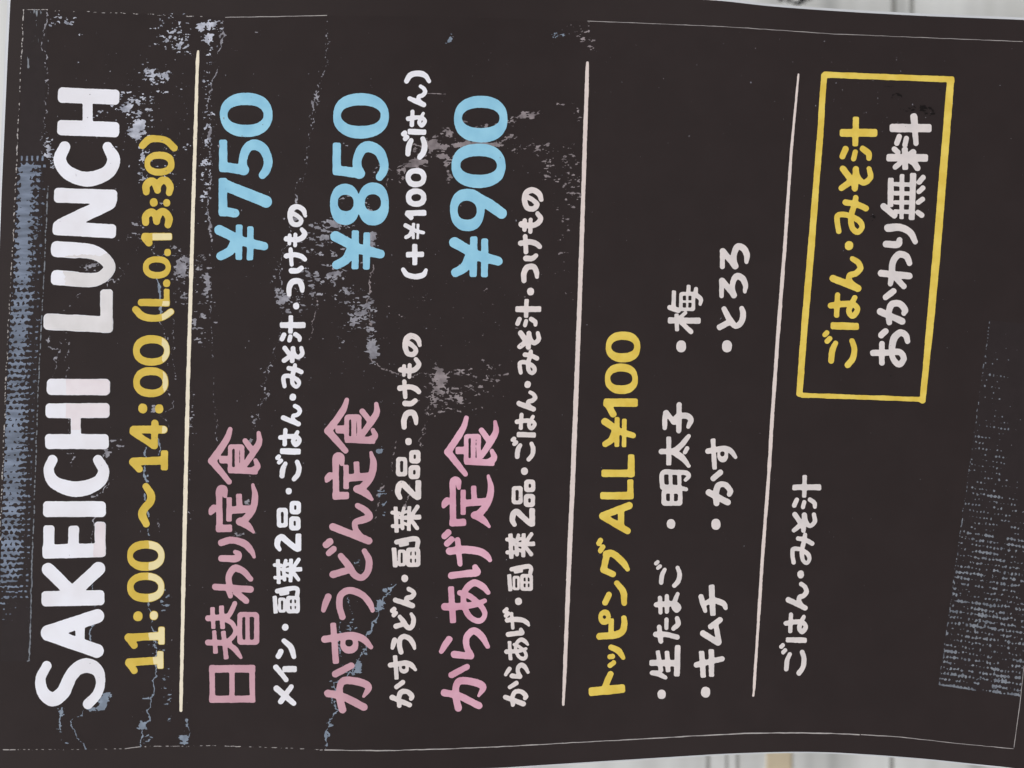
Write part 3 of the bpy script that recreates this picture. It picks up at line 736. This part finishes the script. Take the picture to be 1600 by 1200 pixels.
f3 = [line_field(pz('C1', '70,740 120,735 200,700 250,700'), 1.5, .5, .9), line_field(pz('C1', '70,700 65,800 50,860'), 1, .3, .7), line_field(pz('C1', '310,264 425,267'), .1, .55, .4),
  line_field(pz('C2', '5,915 60,950 130,975 200,985 310,975 350,1010 340,1080 320,1190'), 2.0, .45, .9, blobs=.6), line_field(pz('C3', '340,60 310,150 310,260 280,350 255,400'), 2.4, .5, 1.0, blobs=.6),
  line_field(pz('C3', '110,350 105,430 90,490 85,550'), 1.6, .4, .9), line_field(pz('C3', '30,620 10,700'), 1.6, .7, .9), line_field(pz('C3', '210,600 190,700 160,780'), 1.6, .6, .9), line_field(pz('B2', '1135,300 1115,440 1105,520 1110,700'), 2, .8, .9), line_field(pz('B2', '790,450 775,620 740,760'), 1.6, .5, 1), line_field(pz('B2', '1110,870 1160,920 1275,965'), 1.2, .6, .9),
  line_field(pz('B3', '1195,615 1170,680 1150,800 1140,870'), 1.4, .4, 1, blobs=.5), line_field(pz('B3', '130,0 135,130 155,220 160,330'), 1.2, .1, 1), line_field(pz('B3', '360,560 375,650 400,700 330,950'), 1.8, .2, 1)]
marks('crease_glint', f3, M_sc4, lift=.00019, label='warm grey painted glints on creases among the dish descriptions')

# reflections on the wrinkled film, painted as flat pale patches
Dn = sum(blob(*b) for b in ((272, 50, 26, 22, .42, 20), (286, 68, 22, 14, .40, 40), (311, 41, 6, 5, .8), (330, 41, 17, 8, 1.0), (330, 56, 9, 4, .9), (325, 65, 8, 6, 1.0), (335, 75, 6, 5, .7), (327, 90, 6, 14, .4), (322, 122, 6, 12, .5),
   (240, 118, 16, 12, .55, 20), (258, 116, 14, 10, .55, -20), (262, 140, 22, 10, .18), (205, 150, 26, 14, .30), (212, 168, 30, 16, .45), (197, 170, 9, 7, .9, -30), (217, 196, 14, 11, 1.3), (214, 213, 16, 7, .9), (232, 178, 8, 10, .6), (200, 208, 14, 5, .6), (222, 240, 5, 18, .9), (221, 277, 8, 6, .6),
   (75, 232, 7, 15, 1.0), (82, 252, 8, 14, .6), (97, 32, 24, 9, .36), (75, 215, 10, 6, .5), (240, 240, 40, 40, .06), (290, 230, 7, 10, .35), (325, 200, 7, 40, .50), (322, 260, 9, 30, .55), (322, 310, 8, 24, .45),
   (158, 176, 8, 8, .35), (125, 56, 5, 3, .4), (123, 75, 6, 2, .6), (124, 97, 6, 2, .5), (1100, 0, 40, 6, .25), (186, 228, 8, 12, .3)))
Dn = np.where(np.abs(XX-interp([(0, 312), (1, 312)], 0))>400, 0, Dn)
marks('glare_patch', [cover(Dn, U1)], M_sc1, label='pale bluish painted glare patches around the end of the heading')
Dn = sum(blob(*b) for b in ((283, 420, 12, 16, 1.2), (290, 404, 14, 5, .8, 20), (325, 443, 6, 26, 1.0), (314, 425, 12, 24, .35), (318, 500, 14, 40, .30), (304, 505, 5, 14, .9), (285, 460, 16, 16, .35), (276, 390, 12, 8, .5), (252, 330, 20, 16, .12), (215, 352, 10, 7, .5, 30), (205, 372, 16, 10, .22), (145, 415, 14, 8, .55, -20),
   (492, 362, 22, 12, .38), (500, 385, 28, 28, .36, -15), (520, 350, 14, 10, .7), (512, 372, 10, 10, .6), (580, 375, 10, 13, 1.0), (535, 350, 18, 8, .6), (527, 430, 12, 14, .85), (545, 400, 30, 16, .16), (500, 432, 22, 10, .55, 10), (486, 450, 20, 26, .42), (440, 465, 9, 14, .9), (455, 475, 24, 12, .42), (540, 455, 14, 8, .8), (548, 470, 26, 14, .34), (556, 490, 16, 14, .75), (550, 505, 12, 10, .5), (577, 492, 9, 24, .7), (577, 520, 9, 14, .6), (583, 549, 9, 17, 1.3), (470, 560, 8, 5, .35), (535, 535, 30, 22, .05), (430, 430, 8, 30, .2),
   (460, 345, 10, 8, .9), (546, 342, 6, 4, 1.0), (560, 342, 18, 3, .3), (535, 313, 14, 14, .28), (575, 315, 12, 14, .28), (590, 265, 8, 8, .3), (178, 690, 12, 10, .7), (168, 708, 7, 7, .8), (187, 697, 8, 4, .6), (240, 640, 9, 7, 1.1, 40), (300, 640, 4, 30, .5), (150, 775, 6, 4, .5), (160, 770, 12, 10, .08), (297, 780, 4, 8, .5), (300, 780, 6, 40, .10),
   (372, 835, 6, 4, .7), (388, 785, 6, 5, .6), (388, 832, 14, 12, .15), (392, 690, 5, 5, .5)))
marks('glare_patch', [cover(Dn, U2)], M_sc2, label='grey painted glare patches between the first two prices')
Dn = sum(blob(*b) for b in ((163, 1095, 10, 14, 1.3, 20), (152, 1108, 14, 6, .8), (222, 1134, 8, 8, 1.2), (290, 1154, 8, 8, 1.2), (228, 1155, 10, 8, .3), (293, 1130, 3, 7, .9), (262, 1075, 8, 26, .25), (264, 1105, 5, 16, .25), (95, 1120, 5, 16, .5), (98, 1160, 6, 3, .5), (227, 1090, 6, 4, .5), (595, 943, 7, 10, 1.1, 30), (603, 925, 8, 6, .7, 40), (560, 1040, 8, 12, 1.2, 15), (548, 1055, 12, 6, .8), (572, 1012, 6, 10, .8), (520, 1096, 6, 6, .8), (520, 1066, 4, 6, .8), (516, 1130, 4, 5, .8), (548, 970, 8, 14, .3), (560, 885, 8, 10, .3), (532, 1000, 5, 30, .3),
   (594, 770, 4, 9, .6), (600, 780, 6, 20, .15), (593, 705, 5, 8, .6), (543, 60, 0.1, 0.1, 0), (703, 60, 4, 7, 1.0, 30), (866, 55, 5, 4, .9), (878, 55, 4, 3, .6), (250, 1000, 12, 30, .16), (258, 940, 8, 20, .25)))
marks('glare_patch', [cover(Dn, U2)], M_sc3, label='blue grey painted glare patches near the lower corner of the heading')
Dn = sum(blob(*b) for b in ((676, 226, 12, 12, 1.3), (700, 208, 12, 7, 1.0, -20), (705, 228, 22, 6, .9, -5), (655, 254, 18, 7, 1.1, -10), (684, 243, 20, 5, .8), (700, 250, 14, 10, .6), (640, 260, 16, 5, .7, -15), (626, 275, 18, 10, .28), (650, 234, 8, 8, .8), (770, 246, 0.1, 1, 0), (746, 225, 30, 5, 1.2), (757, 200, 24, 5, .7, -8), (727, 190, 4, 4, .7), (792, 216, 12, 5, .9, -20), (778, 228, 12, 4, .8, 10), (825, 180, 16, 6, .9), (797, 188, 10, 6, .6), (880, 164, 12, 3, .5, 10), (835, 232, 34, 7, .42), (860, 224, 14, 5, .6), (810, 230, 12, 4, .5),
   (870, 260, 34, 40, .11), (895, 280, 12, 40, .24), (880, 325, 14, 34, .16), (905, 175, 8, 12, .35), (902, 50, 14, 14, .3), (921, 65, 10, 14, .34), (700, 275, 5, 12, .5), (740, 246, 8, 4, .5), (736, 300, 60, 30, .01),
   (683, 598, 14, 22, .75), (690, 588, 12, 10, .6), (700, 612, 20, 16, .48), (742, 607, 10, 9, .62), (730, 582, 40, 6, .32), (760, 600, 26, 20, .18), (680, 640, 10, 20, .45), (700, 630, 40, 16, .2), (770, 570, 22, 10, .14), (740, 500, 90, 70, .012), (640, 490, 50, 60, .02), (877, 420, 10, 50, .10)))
marks('glare_patch', [cover(Dn, U2)], M_sc4, label='warm grey painted glare patches around the third price')
# scattered dust specks
Dn = .0030+.010*(np.exp(-((XX-560)/160)**2-((YY-520)/130)**2)+np.exp(-((XX-1340)/90)**2-((YY-150)/60)**2))+.012*np.exp(-((XX-250)/130)**2-((YY-180)/150)**2)
Dn = np.where((XX > 1000) & (YY > 250), .0016, Dn); Dn = np.where((XX > 960) & (XX < 1440) & (YY > 600), .0012, Dn)
Dn = np.where((YY > 1125) | (YY < 45) | (XX < 90), 0, Dn)
Dn = np.where((YY > 1000) & (XX > 300), .0003, Dn)
sp = marks('dust_speck', [cover(Dn, uniform(fbm(SH, 3.6, 3.6, 301, 2, .5)))], M_sc2, lift=.0004, label='tiny pale specks scattered over the card')
if sp: sp['kind'] = 'stuff'
# black rubbed smudges inside the notice box
Dn = blob(1430, 171, 22, 7, .55)+blob(1448, 172, 12, 6, .5)+blob(1400, 150, 8, 8, .35)+blob(1452, 138, 12, 5, .35)+blob(1365, 341, 5, 4, .6)+blob(1390, 583, 6, 4, .5)+blob(1383, 135, 8, 4, .3)
SM = marks('smudge', [cover(Dn, U1)], M_black, label='black smudges near the top of the notice box')

# woven tape repairs ----------------------------------------------
def tape(name, quad, lift, label):
    q = np.array(quad, float); n = 24
    V = []; F = []
    for j in range(n+1):
        l = q[0]+(q[3]-q[0])*j/n; r = q[1]+(q[2]-q[1])*j/n
        for i in range(5):
            V.append(l+(r-l)*i/4)
    V = np.array(V); A = pos(V[:, 0], V[:, 1], lift)
    for j in range(n):
        for i in range(4):
            a = j*5+i; F.append((a, a+1, a+6, a+5))
    me = bpy.data.meshes.new(name); me.from_pydata(A.tolist(), [], F); me.update()
    if me.polygons[0].normal.y > 0: me.flip_normals()
    o = link(name, me, M_tape, P); o['label'] = label
    return o
t1 = tape('woven_tape', [(38, 16), (75, 16), (46, 1033), (1, 1033)], .00016, 'long strip of blue grey woven tape beside the heading')
xl = interp([(240, 26), (300, 24), (600, 9), (850, 0), (1033, -5)], 0) if False else np.interp(YY, [16, 240, 300, 600, 850, 1033], [38, 26, 24, 9, 0, -5])
xr = np.interp(YY, [16, 300, 500, 600, 850, 1033], [76, 75, 65, 60, 51, 46])
u = (XX-xl)/(xr-xl)
cen = np.interp(YY, [240, 300, 420, 600, 900], [.33, .30, .34, .30, .25])
wid = np.interp(YY, [240, 300, 430, 480, 900, 1033], [.22, .19, .21, .27, .36, .36])
amp = np.interp(YY, [238, 243, 250, 258, 275, 430, 445, 500, 515, 560, 620, 640, 690, 760, 830, 850, 900, 940, 985, 1030], [0, .3, .2, 1.0, 1.25, 1.1, .75, .8, 1.05, .62, .62, .95, 1.0, .9, .62, .8, .5, .15, -.12, -.5])
py = np.interp(YY, [240, 460, 620, 1033], [11.5, 10.5, 9.0, 8.6])
rowpos = np.cumsum(1/py[:, :1], 0)*np.ones((1, SH[1]))+XX*.004+JY*.05
ph = 2*np.pi*rowpos
odd = (np.floor(rowpos).astype(int) % 2)*np.pi
cx = 2*np.pi*(XX-xl+JX*.5)/8.8
wv = .42*np.cos(ph)+.30*np.cos(cx+odd)+.12*np.cos(2*ph+1)
body = amp*np.exp(-np.abs((u-cen)/wid)**2.6*.8)
fld = body-.50+wv*np.interp(body, [0, .6, .95, 1.25], [.3, 1.05, .75, .36])+(UF-.5)*.7+(U1-.5)*.25
spec = .26*amp*np.exp(-((u-.62)/.28)**2)+.36*(np.cos(ph) > .5)*(np.cos(cx) > .0)-.46+(U1-.5)*.55
fld = np.where((u > .03) & (u < .97) & (YY > 238) & (YY < 1030), np.maximum(fld, np.where(amp > .2, spec, -1)), -1)
row0 = (YY > 243) & (YY < 252) & (u > .05) & (u < .95)
fld = np.where(row0, np.cos(2*np.pi*(XX-xl)/8.2)-.35+(UF-.5)*.6, fld)
marks('weave', [(ALL, fld*2)], M_weave, t1, lift=.00024)
rib = line_field([(75, 290), (65, 500), (60, 600), (51, 850), (46, 1032), (42, 1033)], .3, .6, 1.3)
rib2 = line_field([(51, 850), (46, 1032)], .5, .9, 1.0)
rib3 = line_field([(75, 60), (74, 245), (75, 300)], .3, -.35, 1.1)
blue0 = (ALL, (blob(54, 19, 10, 5, .45)+blob(58, 50, 5, 30, .16)+blob(42, 90, 3, 30, .2)-uniform(fbm(SH, 3, 16, 401, 3)))*6)
marks('tape_edge', [rib, rib2, rib3, blue0], M_weave2, t1, lift=.00024)

t2 = tape('woven_tape', [(1547, 500), (1625, 509), (1596, 1090), (1466, 1071)], .00016, 'slanted patch of slate woven tape at the bottom edge')
ang = math.radians(8.0)
ua = XX*math.cos(ang)+YY*math.sin(ang); vb = -XX*math.sin(ang)+YY*math.cos(ang)
xl = np.interp(YY, [500, 800, 1069], [1547, 1505, 1467.5]); xrr = np.interp(YY, [500, 1040, 1090], [1625, 1600, 1595])
ybot = 1071+(XX-1467)*.137
den = np.interp(YY, [500, 560, 640, 760, 800, 850, 1085], [-.85, -.62, -.56, -.46, -.30, .02, .10])
den = den-.28*np.clip((XX-1560)/30, 0, 1)*np.where(YY < 1000, 1, .4)+.22*np.exp(-((XX-1598)/10)**2-((YY-1070)/45)**2)+.25*np.exp(-((XX-1592)/14)**2-((YY-900)/8)**2)
rowj = vnoise(SH, 40, 1200, 503)
rown = np.random.default_rng(5).random(400)
ri = np.clip(((vb-600)/8.9+200).astype(int), 0, 399)
rowamp = (rown[ri]-.5)*.45
wv = .55*np.cos(2*np.pi*(vb/8.9+.03*(JX)))+.33*np.cos(2*np.pi*(ua/5.7+rown[ri]))
fld = den-.58+wv+rowamp*.6+(U1-.5)*1.25+(U3-.5)*.5
fld = np.where((XX > xl+1) & (XX < xrr-1) & (YY < ybot) & (YY > 505), fld, -1)
lf = line_field([(1547, 500), (1505, 800), (1467.5, 1069)], .4, .1, 1.5)
bf = line_field([(1467, 1069.5), (1490, 1073), (1525, 1078)], .5, 1.0, 1.5)
marks('weave', [(ALL, fld*1.6), lf, bf], M_weave2, t2, lift=.00024)

# ink overlays: the glare band across the yellow hours is painted as paler ink
def overlay_ink(glyphs, region, mat, jag=5, inset=.6):
    boxes = [ink_box(q) for q in glyphs]
    lo = np.floor(np.min([b[0] for b in boxes], 0))-2; hi = np.ceil(np.max([b[1] for b in boxes], 0))+2
    xs = np.arange(lo[0], hi[0], STEP); ys = np.arange(lo[1], hi[1], STEP)
    X, Y = np.meshgrid(xs, ys); F = np.full(X.shape, 50.0)
    for gl in glyphs:
        for k, p in gl:
            if k == 's': d = sd_capsules(X, Y, spline(p))
            elif k == 'l': d = sd_capsules(X, Y, p)
            elif k == 'b': d = sd_box(X, Y, p)
            elif k == 'e': d = sd_ell(X, Y, p[0], p[1])
            elif k == 'o': d = np.maximum(sd_ell(X, Y, p[0], p[1]), -sd_ell(X, Y, p[2], p[3]))
            F = np.minimum(F, d)
    F = np.minimum(-F-inset, region(X, Y)+(fbm(X.shape, 9, 9, 611, 3)-.5)*jag)
    return contour_mesh('ink_overlay', F, lo[0], lo[1], STEP, .0003, mat, P)
def reg(X, Y):
    # right-hand (lower) half of the digits from 11:00 to 14:00, part of L.o. and the 1 of 13:30
    a = X-np.interp(Y, [430, 520, 640, 700, 860, 1000, 1060], [255, 252, 256, 250, 232, 233, 243])
    a = np.where((Y > 700) & (Y < 840), -5, a)
    a = np.where((Y > 360) & (Y < 376), X-238, a)
    a = np.where((Y > 376) & (Y < 470), -5, a); a = np.where(Y < 360, -5, a)
    return a
for o in poster.children_recursive:
    if o.name.split('.')[0] in ('glare_patch', 'crease_glint', 'smudge', 'weave'): o['kind'] = 'stuff'
fi = overlay_ink(hours, reg, M_pale)
h1 = overlay_ink([HEAD[8]], lambda X, Y: X*0+9, M_hgrey, 0, .5)  # heading overlays only shift the tint of the letters
h1['label'] = 'greyed white ink of the letter L'
h2 = overlay_ink([HEAD[6], HEAD[7]], lambda X, Y: np.minimum(X-103, np.where(Y < 672, 9, -9)), M_hpink, 2, .5)
h2['label'] = 'pinkish tint across the end of the first heading word'
h3 = overlay_ink([HEAD[3]], lambda X, Y: X-146, M_hpink, 2, .5)
h3['label'] = 'pinkish tint on the lower arm of the letter E'
h4 = overlay_ink([HEAD[9]], lambda X, Y: np.minimum(X-100, Y-398), M_hgrey, 10, .5)
h4['label'] = 'greyed patch on the curve of the letter U'
if fi: fi['label'] = 'glare painted over the lower halves of the yellow opening hours'

# dark blots on the wall beyond the top edge
wm = box_mesh  # (blots are flat marks on the wall face)
def wall_blot(px, py, r, seed):
    rr = np.random.default_rng(seed); n = 18
    V = [(wx(py), -.0003, wz(px))]
    for k in range(n):
        a = 2*math.pi*k/n; q = r*(.35+.9*rr.random())
        V.append((wx(py+q*.75*math.sin(a)), -.0003, wz(px+q*math.cos(a))))
    F = [(0, 1+k, 1+(k+1) % n) for k in range(n)]
    me = bpy.data.meshes.new('dark_blot'); me.from_pydata(V, [], F); me.update()
    link('dark_blot', me, M_black, wall)
for a in ((1220, -1, 6, 1), (1232, 1, 6, 2), (1240, 4, 4, 6), (1253, 1, 8, 3), (1246, 6, 5, 4), (1262, -2, 6, 5)): wall_blot(*a)

# the poster's empty sits at the middle of its lower edge
base = pos(np.array(1630.0), np.array(600.0), 0.0)
poster.location = tuple(base)
for o in poster.children:
    o.location = (o.location[0]-base[0], o.location[1]-base[1], o.location[2]-base[2])
